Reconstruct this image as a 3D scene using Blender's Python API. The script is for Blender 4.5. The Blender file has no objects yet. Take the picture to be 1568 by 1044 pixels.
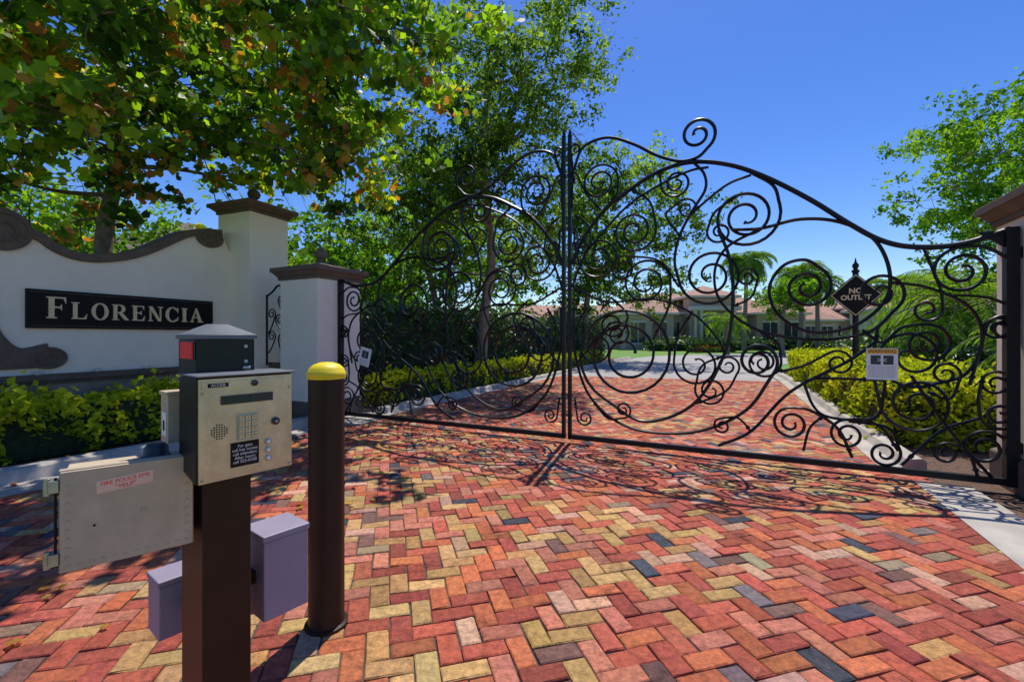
import bpy, math, random
import numpy as np
from mathutils import Vector, Matrix
random.seed(7); R=np.random.default_rng(7)
sc=bpy.context.scene
sc.view_settings.view_transform='Standard'; sc.view_settings.look='None'; sc.view_settings.exposure=0

# ------------------------------------------------------------------ materials
def nt(name):
    m=bpy.data.materials.new(name); m.use_nodes=True
    t=m.node_tree; b=t.nodes['Principled BSDF']; return m,t,b
def pmat(name,col,rough=.6,metal=0,var=.15,scale=8,bump=.0,bscale=60,spec=.5,col2=None):
    m,t,b=nt(name); N=t.nodes; L=t.links
    tc=N.new('ShaderNodeTexCoord')
    n=N.new('ShaderNodeTexNoise'); n.inputs['Scale'].default_value=scale; n.inputs['Detail'].default_value=6; n.inputs['Roughness'].default_value=.65
    L.new(tc.outputs['Object'],n.inputs['Vector'])
    r=N.new('ShaderNodeValToRGB'); r.color_ramp.elements[0].position=.3; r.color_ramp.elements[1].position=.7
    c2=col2 or [c*(1+var) for c in col]; c1=[c*(1-var) for c in col]
    r.color_ramp.elements[0].color=(*c1,1); r.color_ramp.elements[1].color=(*c2,1)
    L.new(n.outputs['Fac'],r.inputs['Fac']); L.new(r.outputs['Color'],b.inputs['Base Color'])
    b.inputs['Roughness'].default_value=rough; b.inputs['Metallic'].default_value=metal
    b.inputs['Specular IOR Level'].default_value=spec
    if bump>0:
        n2=N.new('ShaderNodeTexNoise'); n2.inputs['Scale'].default_value=bscale; n2.inputs['Detail'].default_value=4
        L.new(tc.outputs['Object'],n2.inputs['Vector'])
        bp=N.new('ShaderNodeBump'); bp.inputs['Strength'].default_value=bump; bp.inputs['Distance'].default_value=.02
        L.new(n2.outputs['Fac'],bp.inputs['Height']); L.new(bp.outputs['Normal'],b.inputs['Normal'])
    return m
def leafmat(name,ramp,trans=.4,tcol=(.25,.42,.04),rough=.45,cheap=False):
    m,t,b=nt(name); N=t.nodes; L=t.links
    a=N.new('ShaderNodeAttribute'); a.attribute_name='rnd'
    r=N.new('ShaderNodeValToRGB'); cr=r.color_ramp
    while len(cr.elements)>1: cr.elements.remove(cr.elements[0])
    cr.elements[0].position=ramp[0][0]; cr.elements[0].color=(*ramp[0][1],1)
    for p,c in ramp[1:]:
        e=cr.elements.new(p); e.color=(*c,1)
    out=[n for n in N if n.type=='OUTPUT_MATERIAL'][0]
    if cheap:
        N.remove(b); b=N.new('ShaderNodeBsdfDiffuse'); L.new(r.outputs['Color'],b.inputs['Color'])
    else:
        L.new(r.outputs['Color'],b.inputs['Base Color']); b.inputs['Roughness'].default_value=rough
    L.new(a.outputs['Fac'],r.inputs['Fac'])
    if trans<=0:
        L.new(b.outputs[0],out.inputs['Surface']); return m
    tr=N.new('ShaderNodeBsdfTranslucent')
    mx=N.new('ShaderNodeMix'); mx.data_type='RGBA'; mx.blend_type='MULTIPLY'; mx.inputs['Factor'].default_value=1
    L.new(r.outputs['Color'],mx.inputs['A']); mx.inputs['B'].default_value=(*tcol,1)
    L.new(mx.outputs['Result'],tr.inputs['Color'])
    ms=N.new('ShaderNodeMixShader'); ms.inputs[0].default_value=trans
    L.new(b.outputs[0],ms.inputs[1]); L.new(tr.outputs[0],ms.inputs[2]); L.new(ms.outputs[0],out.inputs['Surface'])
    return m
M={}
M['stucco']=pmat('stucco',(.93,.84,.70),.85,var=.05,scale=1.5,bump=.25,bscale=90)
M['taupe']=pmat('taupe_trim',(.15,.112,.088),.75,var=.18,scale=6,bump=.2,spec=.25)
M['iron']=pmat('black_iron',(.008,.008,.010),.42,var=.3,scale=20,bump=.05,bscale=150,spec=.3)
M['conc']=pmat('concrete',(.38,.345,.30),.85,var=.3,scale=2.5,bump=.2,bscale=80)
M['road']=pmat('road_concrete',(.33,.31,.29),.9,var=.15,scale=1.2,bump=.1,bscale=60)
M['mulch']=pmat('mulch',(.11,.062,.04),.95,var=.6,scale=28,bump=1,bscale=45)
M['grass']=pmat('grass',(.11,.23,.02),.9,var=.3,scale=6,bump=.6,bscale=70)
M['bark']=pmat('bark',(.24,.185,.135),.9,var=.45,scale=9,bump=.9,bscale=22)
M['barkd']=pmat('bark_dark',(.15,.115,.085),.9,var=.45,scale=9,bump=.9,bscale=22)
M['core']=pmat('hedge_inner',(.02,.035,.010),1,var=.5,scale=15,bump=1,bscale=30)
M['tile']=pmat('roof_tile',(.36,.20,.13),.8,var=.35,scale=3,bump=.6,bscale=8)
M['tileb']=pmat('roof_tile_brown',(.17,.13,.10),.8,var=.3,scale=3,bump=.6,bscale=8)
M['tan']=pmat('tan_stucco',(.50,.39,.27),.85,var=.06,scale=2)
M['cream']=pmat('cream_trim',(.7,.64,.54),.7,var=.05)
M['glass']=pmat('window_glass',(.02,.03,.04),.12,var=.2,scale=1)
M['steel']=pmat('brushed_steel',(.62,.50,.36),.38,metal=.75,var=.18,scale=18,bump=.06,bscale=200)
M['brown']=pmat('brown_paint',(.030,.015,.010),.42,var=.2,scale=9,bump=.08,bscale=90,spec=.25)
M['black']=pmat('black_paint',(.010,.010,.011),.35,var=.2,scale=12,bump=.05,bscale=120,spec=.3)
M['greycap']=pmat('grey_cap',(.12,.135,.155),.5,var=.15)
M['beige']=pmat('beige_fiberglass',(.48,.39,.27),.6,var=.12,scale=14,bump=.08,bscale=150)
M['lav']=pmat('lavender_paint',(.27,.235,.31),.5,var=.08,scale=8,bump=.03)
M['yellow']=pmat('yellow_paint',(.85,.66,.01),.5,var=.08)
M['red']=pmat('red_sticker',(.85,.02,.015),.5,var=.1)
M['pink']=pmat('pink_label',(.80,.52,.40),.6,var=.05)
M['white']=pmat('white_print',(.8,.8,.78),.6,var=.03)
M['gold']=pmat('gold_letter',(.82,.64,.38),.5,var=.08)
M['ink']=pmat('black_sign',(.009,.008,.008),.5,var=.2,spec=.2)
M['orange']=pmat('orange_print',(.85,.42,.05),.6,var=.05)
M['dull']=pmat('dark_plastic',(.025,.025,.03),.4,var=.2)
M['galv']=pmat('galvanised',(.4,.4,.4),.4,metal=.8,var=.2,scale=30)
M['frond']=leafmat('palm_leaf',[(0,(.06,.13,.02)),(.5,(.15,.28,.03)),(1,(.28,.42,.06))],.38,(1.7,1.8,.6),cheap=True)
M['oak']=leafmat('oak_leaf',[(0,(.030,.065,.016)),(.5,(.09,.17,.032)),(1,(.30,.42,.09))],.45,(2.2,2.2,.75),cheap=True)
M['syc']=leafmat('sycamore_leaf',[(0,(.025,.065,.010)),(.4,(.09,.19,.016)),(.82,(.25,.41,.03)),(.9,(.36,.33,.04)),(.95,(.40,.17,.05)),(1,(.28,.09,.045))],.55,(2.2,2.2,.6))
M['ash']=leafmat('ash_leaf',[(0,(.035,.10,.014)),(.5,(.10,.23,.026)),(1,(.24,.40,.045))],.42,(2.1,2.1,.6),cheap=True)
M['hedgey']=leafmat('hedge_leaf_yellow',[(0,(.11,.17,.014)),(.35,(.34,.42,.022)),(1,(.78,.76,.045))],.33,(1.5,1.5,.5),cheap=True)
M['hedged']=leafmat('hedge_leaf_dark',[(0,(.03,.07,.018)),(.5,(.065,.14,.03)),(1,(.14,.24,.06))],.15,(1.5,1.5,.6),rough=.4)
M['flower']=leafmat('flower_petal',[(0,(.05,.12,.02)),(.62,(.10,.2,.03)),(.66,(.5,.03,.02)),(1,(.7,.15,.03))],0,cheap=True)
M['far']=leafmat('far_leaf',[(0,(.03,.065,.016)),(.5,(.075,.145,.028)),(1,(.17,.27,.05))],.3,(1.8,1.9,.7),cheap=True)

def stone():
    m,t,b=nt('stone_tile'); N=t.nodes;L=t.links
    tc=N.new('ShaderNodeTexCoord'); v=N.new('ShaderNodeTexVoronoi'); v.inputs['Scale'].default_value=3.2
    L.new(tc.outputs['Object'],v.inputs['Vector'])
    r=N.new('ShaderNodeValToRGB'); r.color_ramp.elements[0].color=(.25,.17,.10,1); r.color_ramp.elements[1].color=(.42,.37,.30,1)
    L.new(v.outputs['Color'],r.inputs['Fac']); L.new(r.outputs['Color'],b.inputs['Base Color']); b.inputs['Roughness'].default_value=.8
    return m
M['stone']=stone()
def brickmat():
    m,t,b=nt('clay_paver'); N=t.nodes;L=t.links
    a=N.new('ShaderNodeAttribute'); a.attribute_name='bcol'
    tc=N.new('ShaderNodeTexCoord')
    def noise(sc_,det,ro):
        n=N.new('ShaderNodeTexNoise'); n.inputs['Scale'].default_value=sc_; n.inputs['Detail'].default_value=det; n.inputs['Roughness'].default_value=ro
        L.new(tc.outputs['Object'],n.inputs['Vector']); return n
    def ramp(n,p0,c0,p1,c1):
        r=N.new('ShaderNodeValToRGB'); r.color_ramp.elements[0].position=p0; r.color_ramp.elements[1].position=p1
        r.color_ramp.elements[0].color=(*c0,1); r.color_ramp.elements[1].color=(*c1,1); L.new(n.outputs['Fac'],r.inputs['Fac']); return r
    def mult(x,y,mode='MULTIPLY'):
        q=N.new('ShaderNodeMix'); q.data_type='RGBA'; q.blend_type=mode; q.inputs['Factor'].default_value=1
        L.new(x,q.inputs['A']); L.new(y,q.inputs['B']); return q.outputs['Result']
    r=ramp(noise(26,7,.8),.34,(.46,.46,.48),.68,(1.28,1.24,1.18))
    c=mult(a.outputs['Color'],r.outputs['Color'])
    r5=ramp(noise(10,7,.85),.57,(0,0,0),.72,(1,1,1))
    mx=N.new('ShaderNodeMix'); mx.data_type='RGBA'; L.new(c,mx.inputs['A']); mx.inputs['B'].default_value=(.55,.34,.23,1)
    mm=N.new('ShaderNodeMath'); mm.operation='MULTIPLY'; mm.inputs[1].default_value=.42; L.new(r5.outputs['Color'],mm.inputs[0]); L.new(mm.outputs[0],mx.inputs['Factor'])
    r6=ramp(noise(2.6,8,.85),.33,(.42,.40,.38),.46,(1.03,1.03,1.03))
    c=mult(mx.outputs['Result'],r6.outputs['Color'])
    L.new(c,b.inputs['Base Color']); b.inputs['Roughness'].default_value=.78; b.inputs['Specular IOR Level'].default_value=.25
    n2=noise(48,6,.75)
    bp=N.new('ShaderNodeBump'); bp.inputs['Strength'].default_value=1; bp.inputs['Distance'].default_value=.012
    L.new(n2.outputs['Fac'],bp.inputs['Height']); L.new(bp.outputs['Normal'],b.inputs['Normal'])
    return m
M['brick']=brickmat()
M['sand']=pmat('joint_sand',(.085,.062,.045),.95,var=.4,scale=20)

# ------------------------------------------------------------------ builders
class MB:
    def __init__(s): s.v=[];s.f=[];s.m=[];s.sm=[];s.mats=[]
    def mi(s,k):
        if k not in s.mats: s.mats.append(k)
        return s.mats.index(k)
    def add(s,v,f,k,sm=False):
        o=len(s.v); s.v+= [tuple(map(float,p)) for p in v]; i=s.mi(k)
        for q in f: s.f.append([o+a for a in q]); s.m.append(i); s.sm.append(sm)
    def box(s,o,ax,ay,az,k):
        o,ax,ay,az=[np.array(q,float) for q in (o,ax,ay,az)]
        if np.dot(np.cross(ax,ay),az)<0: ax,ay=ay,ax
        v=[o,o+ax,o+ax+ay,o+ay,o+az,o+ax+az,o+ax+ay+az,o+ay+az]
        s.add(v,[(3,2,1,0),(4,5,6,7),(0,1,5,4),(1,2,6,5),(2,3,7,6),(3,0,4,7)],k)
    def tube(s,P,r,k,n=6,cap=True):
        P=np.array(P,float); m=len(P)
        r=np.full(m,r) if np.isscalar(r) else np.array(r)
        T=np.gradient(P,axis=0); T/=np.linalg.norm(T,axis=1)[:,None]+1e-9
        ref=np.array([0,0,1.]) if abs(T[0][2])<.9 else np.array([1.,0,0])
        u=np.cross(T[0],ref); u/=np.linalg.norm(u); V=[]
        for i in range(m):
            u=u-np.dot(u,T[i])*T[i]; u/=np.linalg.norm(u)+1e-9; w=np.cross(T[i],u)
            for j in range(n):
                a=2*math.pi*j/n; V.append(P[i]+r[i]*(math.cos(a)*u+math.sin(a)*w))
        F=[]
        for i in range(m-1):
            for j in range(n):
                a=i*n+j;b=i*n+(j+1)%n; F.append((a,b,b+n,a+n))
        if cap: F.append(tuple(range(n-1,-1,-1))); F.append(tuple((m-1)*n+j for j in range(n)))
        s.add(V,F,k,True)
    def lathe(s,c,prof,k,n=32,axes=None):
        X,Y,Z=axes or (np.array([1,0,0.]),np.array([0,1.,0]),np.array([0,0,1.]))
        c=np.array(c,float);V=[];F=[]
        for r,z in prof:
            for j in range(n):
                a=2*math.pi*j/n; V.append(c+X*r*math.cos(a)+Y*r*math.sin(a)+Z*z)
        for i in range(len(prof)-1):
            for j in range(n):
                a=i*n+j;b=i*n+(j+1)%n;F.append((a,b,b+n,a+n))
        F.append(tuple(range(n-1,-1,-1)));F.append(tuple((len(prof)-1)*n+j for j in range(n)))
        s.add(V,F,k,True)
    def prism(s,pts2,fr,d0,d1,k):
        n=len(pts2); V=[fr(a,b,d0) for a,b in pts2]+[fr(a,b,d1) for a,b in pts2]
        F=[tuple(range(n-1,-1,-1)),tuple(range(n,2*n))]+[(i,(i+1)%n,(i+1)%n+n,i+n) for i in range(n)]
        s.add(V,F,k)
    def strip(s,poly,prof,k,closed=False):
        P=np.array(poly,float);T=np.gradient(P,axis=0);T/=np.linalg.norm(T,axis=1)[:,None]
        Nn=np.stack([-T[:,1],T[:,0]],1);V=[];m=len(prof)
        for i in range(len(P)):
            for o,z in prof: V.append((*(P[i]+Nn[i]*o),z))
        F=[]
        for i in range(len(P)-1):
            for j in range(m-1):
                a=i*m+j;F.append((a,a+1,a+1+m,a+m))
        F.append(tuple(range(m)));F.append(tuple((len(P)-1)*m+j for j in range(m-1,-1,-1)))
        s.add(V,F,k)
    def build(s,name,parent=None,bevel=0,auto=True):
        V=np.array(s.v); org=np.array([(V[:,0].min()+V[:,0].max())/2,(V[:,1].min()+V[:,1].max())/2,V[:,2].min()])
        me=bpy.data.meshes.new(name); me.from_pydata((V-org).tolist(),[],s.f)
        for k in s.mats: me.materials.append(M[k])
        me.polygons.foreach_set('material_index',s.m); me.polygons.foreach_set('use_smooth',s.sm); me.update()
        if any(s.sm):
            try: me.set_sharp_from_angle(angle=math.radians(48))
            except Exception: pass
        ob=bpy.data.objects.new(name,me); sc.collection.objects.link(ob)
        if parent: ob.parent=parent; ob.location=Vector(org)-parent.location
        else: ob.location=org
        if bevel:
            b=ob.modifiers.new('bevel','BEVEL'); b.width=bevel; b.segments=2; b.limit_method='ANGLE'; b.angle_limit=math.radians(50)
        return ob
def empty(name,loc):
    e=bpy.data.objects.new(name,None); e.location=loc; e.empty_display_size=.2; sc.collection.objects.link(e); return e
def frame(o,ax,up,nn):
    o,ax,up,nn=[np.array(q,float) for q in (o,ax,up,nn)]
    return lambda a,b,d=0:o+ax*a+up*b+nn*d
def text(mb,body,size,fr,a,b,d,k,align='CENTER',sx=1,bold=0):
    cu=bpy.data.curves.new('t','FONT'); cu.body=body; cu.size=size; cu.align_x=align; cu.align_y='CENTER'; cu.space_line=.95; cu.offset=bold
    ob=bpy.data.objects.new('t',cu); sc.collection.objects.link(ob); bpy.context.view_layer.update()
    dg=bpy.context.evaluated_depsgraph_get(); me=ob.evaluated_get(dg).to_mesh()
    V=[fr(a+v.co.x*sx,b+v.co.y,d) for v in me.vertices]; F=[tuple(p.vertices) for p in me.polygons]
    mb.add(V,F,k); ob.evaluated_get(dg).to_mesh_clear(); bpy.data.objects.remove(ob); bpy.data.curves.remove(cu)
def cr(P,n=10):
    P=np.array(P,float); Q=np.vstack([2*P[0]-P[1],P,2*P[-1]-P[-2]]);o=[]
    for i in range(1,len(Q)-2):
        for t in np.linspace(0,1,n,endpoint=False):
            a,b,c,d=Q[i-1],Q[i],Q[i+1],Q[i+2]
            o.append(.5*((2*b)+(c-a)*t+(2*a-5*b+4*c-d)*t*t+(3*b-a-3*c+d)*t**3))
    o.append(P[-1]); return np.array(o)
def coil(P,r,turns,sign,end=.13):
    p=P[-1].copy(); h=P[-1]-P[-2]; th=math.atan2(h[1],h[0]); N=int(turns*26); o=[]
    dth=2*math.pi*turns/N
    for i in range(N):
        k=i/N; rr=r*(1-k)**.85*(1-end)+r*end
        th+=sign*dth/2; p=p+rr*dth*np.array([math.cos(th),math.sin(th)]); th+=sign*dth/2; o.append(p.copy())
    return np.vstack([P,o])

# ------------------------------------------------------------------ foliage
DIA=np.array([(-.5,0),(0,.27),(.5,0),(0,-.27)])
MAP=np.array([(-.5,0),(-.38,.36),(-.02,.3),(.1,.5),(.55,0),(.1,-.5),(-.02,-.3),(-.38,-.36)])
def leaves(name,pos,size,rnd,mat,shape=DIA,up=.5,parent=None,seed=1):
    g=np.random.default_rng(seed); n=len(pos)
    org=np.array([*pos.mean(0)[:2],pos[:,2].min()])
    nr=g.normal(size=(n,3)); nr/=np.linalg.norm(nr,axis=1)[:,None]; nr[:,2]=np.abs(nr[:,2])*.7+up; nr/=np.linalg.norm(nr,axis=1)[:,None]
    a=g.normal(size=(n,3)); a-=(a*nr).sum(1)[:,None]*nr; a/=np.linalg.norm(a,axis=1)[:,None]; b=np.cross(nr,a)
    sz=size*g.uniform(.6,1.35,n); k=len(shape)
    V=(pos-org)[:,None,:]+sz[:,None,None]*(shape[None,:,0:1]*a[:,None,:]+shape[None,:,1:2]*b[:,None,:]-(np.abs(shape[None,:,0:1])**2)*.35*nr[:,None,:])
    V=V.reshape(-1,3); F=np.arange(n*k).reshape(n,k)
    me=bpy.data.meshes.new(name); me.from_pydata(V.tolist(),[],F.tolist())
    at=me.attributes.new('rnd','FLOAT','POINT'); at.data.foreach_set('value',np.repeat(np.clip(rnd,0,1),k).astype(np.float32))
    me.materials.append(M[mat]); me.update()
    ob=bpy.data.objects.new(name,me); sc.collection.objects.link(ob)
    if parent: ob.parent=parent; ob.location=Vector(org)-parent.location
    else: ob.location=org
    return ob
def tree(name,base,trunk,tr,cc,rad,K,nper,cs,size,mat,bark='bark',shape=DIA,seed=1,extra=None,up=.4,shell=.45,rbias=0,spread=1.):
    g=np.random.default_rng(seed); base=np.array(base,float); e=empty(name,base)
    T=cr(np.array(trunk)+base,6); nt_=len(T)
    mb=MB(); rr=np.linspace(tr,tr*.28,nt_); rr[0]*=1.35; mb.tube(T,rr,bark,10)
    nodes=[(T[i],rr[i]) for i in range(nt_//3,nt_)]
    C=[];cc=np.array(cc,float);rad=np.array(rad,float);tries=0
    while len(C)<K and tries<K*60:
        tries+=1
        d=g.normal(size=3); d/=np.linalg.norm(d); p=cc+d*rad*g.uniform(0,1)**shell
        if p[2]<cc[2]-rad[2]*.85: continue
        if all(np.linalg.norm(p-q)>cs*.7 for q in C): C.append(p)
    if extra is not None: C+= [np.array(q,float) for q in extra]
    C.sort(key=lambda q:np.linalg.norm(q-T[-1]*.5-T[nt_//2]*.5))
    NP=np.array([n[0] for n in nodes]); NR=[n[1] for n in nodes]
    for c in C:
        d=np.linalg.norm((NP-c)*np.array([1,1,1.3]),axis=1)+np.where(NP[:,2]>c[2]+.3,1.2,0); i=int(d.argmin()); p=NP[i]; l=np.linalg.norm(c-p)
        mid=(p+c)/2+g.normal(size=3)*l*.12+np.array([0,0,l*.08])
        P=cr([p,mid,c],4); r0=min(NR[i]*.7,.018+.02*l); Rr=np.linspace(r0,max(.008,r0*.35),len(P))
        mb.tube(P,Rr,bark,5); NP=np.vstack([NP,P[2:]]); NR+=list(Rr[2:])
        for q in range(4):
            t=c+g.normal(size=3)*cs*.55; mb.tube(cr([P[-3],(P[-3]+t)/2+g.normal(size=3)*.06,t],3),np.linspace(.014,.004,7),bark,4)
    mb.build('trunk_and_limbs',e)
    pos=[];rn=[]
    for c in C:
        s=cs*g.uniform(.6,1.3)*spread; n=int(nper*g.uniform(.5,1.3))
        ns=11
        sub=c+g.normal(size=(ns,3))*s*np.array([.6,.6,.42]); sb=g.normal(size=ns)*.15
        ii=g.integers(0,ns,n)
        q=sub[ii]+g.normal(size=(n,3))*s*np.array([.16,.16,.11])
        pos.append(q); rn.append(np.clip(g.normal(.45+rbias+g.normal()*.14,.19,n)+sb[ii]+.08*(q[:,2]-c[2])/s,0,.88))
    pos=np.vstack(pos);rn=np.concatenate(rn)
    if mat=='syc':
        k=g.random(len(rn))<.04; rn[k]=g.uniform(.88,1,k.sum())
        cl=np.sin(pos[:,0]*2.1+pos[:,2]*1.7)+np.sin(pos[:,1]*2.7-pos[:,0]*1.1)
        k=(pos[:,2]<5.6)&(cl>.5)&(g.random(len(rn))<.34); rn[k]=g.uniform(.88,1,k.sum())
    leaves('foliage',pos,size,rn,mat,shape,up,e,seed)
    return e
def hedge(name,poly,w,h,n,size,mat,seed=1,rag=.07,parent=None):
    g=np.random.default_rng(seed); e=empty(name,(*poly[0],0)); P=cr(poly,6)
    mb=MB(); iw=w/2-size*.7; ih=h-size*.8
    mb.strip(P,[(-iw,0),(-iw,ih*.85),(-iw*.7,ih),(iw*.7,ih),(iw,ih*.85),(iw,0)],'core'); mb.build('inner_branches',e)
    seg=np.linalg.norm(np.diff(P,axis=0),axis=1); cum=np.concatenate([[0],np.cumsum(seg)]); L=cum[-1]
    s=g.uniform(0,L,n); x=np.interp(s,cum,P[:,0]); y=np.interp(s,cum,P[:,1])
    i=np.clip(np.searchsorted(cum,s)-1,0,len(seg)-1); T=(P[i+1]-P[i])/seg[i][:,None]; Nn=np.stack([-T[:,1],T[:,0]],1)
    per=2*h+w; q=g.uniform(0,per,n); off=np.where(q<h,-w/2,np.where(q<h+w,q-h-w/2,w/2)); z=np.where(q<h,q,np.where(q<h+w,h,per-q))
    j=np.abs(g.normal(size=n))*rag; bump=rag*1.3*(np.sin(s*7.3+off*9)+np.sin(s*3.1+z*8+1)*1.1+np.sin(s*17+z*5))*.5
    k=np.where(np.abs(off)>w/2-1e-6,1,0)
    off=off+np.where(k==1,np.sign(off)*(-j+bump),0); z=z+np.where(k==0,-j+bump,0)
    z=z+np.where((k==0)&(g.random(n)<.05),g.uniform(0,rag*2,n),0)
    ne=int(n*w/L*.5)
    for a,(ix,sg) in enumerate(((0,-1),(-1,1))):
        T0=(P[1]-P[0])/seg[0] if ix==0 else (P[-1]-P[-2])/seg[-1]; N0=np.array([-T0[1],T0[0]])
        o=g.uniform(-w/2,w/2,ne); zz=g.uniform(0,h,ne); dd=sg*np.abs(g.normal(size=ne))*rag
        pp=P[ix]+N0*o[:,None]+T0*dd[:,None]; 
        if a==0: ex=np.c_[pp,zz]
        else: ex=np.vstack([ex,np.c_[pp,zz]])
    pos=np.vstack([np.c_[x+Nn[:,0]*off,y+Nn[:,1]*off,np.maximum(z,.03)],ex])
    cl=np.sin(pos[:,0]*5+pos[:,2]*6)*.1+np.sin(pos[:,1]*4.3+pos[:,2]*3)*.1
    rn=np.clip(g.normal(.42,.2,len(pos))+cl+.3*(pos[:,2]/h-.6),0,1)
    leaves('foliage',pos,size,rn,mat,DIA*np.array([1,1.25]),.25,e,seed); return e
def palm(name,base,h,fl,nf,tr=.12,seed=1,droop=1.,col='frond',lw=.03,multi=1):
    g=np.random.default_rng(seed); e=empty(name,base); B=np.array(base,float); mb=MB(); LV=[];LF=[];LR=[]
    for m in range(multi):
        b=B+(g.normal(size=3)*np.array([.35,.35,0]) if multi>1 else 0)
        hh=h*g.uniform(.75,1.1) if multi>1 else h
        top=b+np.array([g.normal()*.05*hh,g.normal()*.05*hh,hh])
        P=cr([b,(b+top)/2+g.normal(size=3)*.04,top],6); mb.tube(P,np.linspace(tr*1.15,tr*.85,len(P)),'bark',9)
        for i in range(nf):
            az=i*2.399+g.uniform(-.2,.2); el=g.uniform(-.15,1.25); L=fl*g.uniform(.8,1.1)
            d=np.array([math.cos(az),math.sin(az),0]); pts=[top];a=el
            for k in range(10):
                pts.append(pts[-1]+L/10*(d*math.cos(a)+np.array([0,0,math.sin(a)]))); a-=.17*droop
            pts=np.array(pts); mb.tube(pts,np.linspace(.016,.004,11)*max(1,fl/1.8),'bark',4)
            side=np.array([-d[1],d[0],0])
            for t in np.linspace(.12,.99,30):
                x=t*10;k=int(min(x,9)); p=pts[k]+(pts[k+1]-pts[k])*(x-k); tg=(pts[k+1]-pts[k]);tg/=np.linalg.norm(tg)
                ll=fl*.26*math.sin(math.pi*(.12+.83*t))**.6*g.uniform(.85,1.1)
                for sg in (-1,1):
                    q=side*sg*.85+tg*.55+np.array([0,0,g.uniform(-.55,.1)]);q/=np.linalg.norm(q)
                    w=tg*lw*(fl/1.8)
                    o=len(LV); LV+= [p-w*.5,p+q*ll*.5+w*.6,p+q*ll+np.array([0,0,-.12*ll]),p+q*ll*.5-w*.6]; LF.append((o,o+1,o+2,o+3)); LR+=[g.uniform(0,1)]*4
    mb.build('trunk',e)
    V=np.array(LV); org=B; me=bpy.data.meshes.new('fronds'); me.from_pydata((V-org).tolist(),[],LF)
    at=me.attributes.new('rnd','FLOAT','POINT'); at.data.foreach_set('value',np.array(LR,dtype=np.float32)); me.materials.append(M[col])
    ob=bpy.data.objects.new('fronds',me); sc.collection.objects.link(ob); ob.parent=e
    return e

# ------------------------------------------------------------------ ground, drive, road
def sheet(name,poly,z,k):
    me=bpy.data.meshes.new(name); me.from_pydata([(x,y,z) for x,y in poly],[],[tuple(range(len(poly)))]); me.materials.append(M[k]); me.update()
    ob=bpy.data.objects.new(name,me); sc.collection.objects.link(ob); return ob
sheet('ground',[(-600,-100),(600,-100),(600,900),(-600,900)],-.05,'grass')
EL=[(-7.4,-.6),(-6.2,1.7),(-4.75,4.05),(-3.45,6.35),(-2.85,7.2),(-2.45,7.95),(-2.1,8.6),(1.6,16.4)]
ER=[(8.6,14.1),(3.96,4.36),(2.0,.3),(1.4,-1.0)]
poly=EL+ER+[(-7.4,-1.0)]
sheet('joint_sand',poly,-.012,'sand')
sheet('mulch_bed',[(-14,-2),(-7.4,-.6),(-6.2,1.7),(-4.75,4.05),(-3.45,6.35),(-2.85,7.2),(-2.1,8.6),(1.6,16.4),(7.6,29.2),(5,31),(-9,16),(-16,8)],-.02,'mulch')
sheet('mulch_bed.001',[(1.4,-1.0),(10,-1),(16,14),(13,19),(10.6,18),(8.6,14.1)],-.02,'mulch')
sheet('road',[(1.6,16.42),(8.0,30),(10.5,33.5),(16,36.5),(34,39),(110,44),(110,38),(34,34),(20,29),(13.5,23),(10.4,17.9),(8.6,14.12)],-.03,'road')
def inside(x,y,P):
    c=np.zeros(len(x),bool);j=len(P)-1
    for i in range(len(P)):
        xi,yi=P[i];xj,yj=P[j]
        k=((yi>y)!=(yj>y))&(x<(xj-xi)*(y-yi)/((yj-yi) if yj!=yi else 1e-9)+xi); c^=k;j=i
    return c
w=.103; ang=math.radians(15); ca,sa=math.cos(ang),math.sin(ang)
I,J=np.meshgrid(np.arange(-160,180),np.arange(-100,215)); I=I.ravel();J=J.ravel(); c=(I-J)%4
H=c==0; Vv=c==3
cx=np.concatenate([(I[H]+1)*w,(I[Vv]+.5)*w]); cy=np.concatenate([(J[H]+.5)*w,(J[Vv]+1)*w]); hor=np.concatenate([np.ones(H.sum(),bool),np.zeros(Vv.sum(),bool)])
X=cx*ca-cy*sa; Y=cx*sa+cy*ca
k=inside(X,Y,poly); X,Y,hor=X[k],Y[k],hor[k]; n=len(X)
jt=.0032; hl=np.where(hor,w-jt,w/2-jt)+R.normal(size=n)*.0014; hw=np.where(hor,w/2-jt,w-jt)+R.normal(size=n)*.0014
rot=ang+R.normal(size=n)*.016; zt=R.normal(size=n)*.002; tx=R.normal(size=n)*.02; ty=R.normal(size=n)*.02
vs=[]
for (sx,sy) in ((-1,-1),(1,-1),(1,1),(-1,1)):
    for inset,zz in ((.006,0),(0,-.005),(0,-.03)):
        lx=sx*(hl-inset)+R.normal(size=n)*.0018; ly=sy*(hw-inset)+R.normal(size=n)*.0018
        vs.append(np.c_[X+lx*np.cos(rot)-ly*np.sin(rot),Y+lx*np.sin(rot)+ly*np.cos(rot),zt+zz+(lx*tx+ly*ty)*(zz>-.01)])
V=np.stack(vs,1).reshape(-1,3)
bf=[(0,3,6,9)]
for q in range(4):
    a=q*3;b=((q+1)%4)*3
    bf+=[(a+1,b+1,b,a),(a+2,b+2,b+1,a+1)]
F=(np.arange(n)[:,None,None]*12+np.array(bf)[None]).reshape(-1,4)
pal=np.array([(.49,.115,.070),(.55,.20,.13),(.56,.165,.07),(.38,.085,.058),(.60,.37,.15),(.50,.29,.11),(.065,.070,.095),(.21,.11,.09),(.60,.34,.23),(.36,.26,.16),(.20,.16,.165)])
pr=np.array([.25,.175,.15,.11,.085,.06,.03,.045,.06,.025,.015])
lf=np.sin(X*1.3+Y*.5+.6)+np.sin(Y*1.9-X*.8+2)+np.exp(-((X+.6)**2+(Y-3.4)**2)/1.6)*1.6
ci=np.zeros(n,int)
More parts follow.
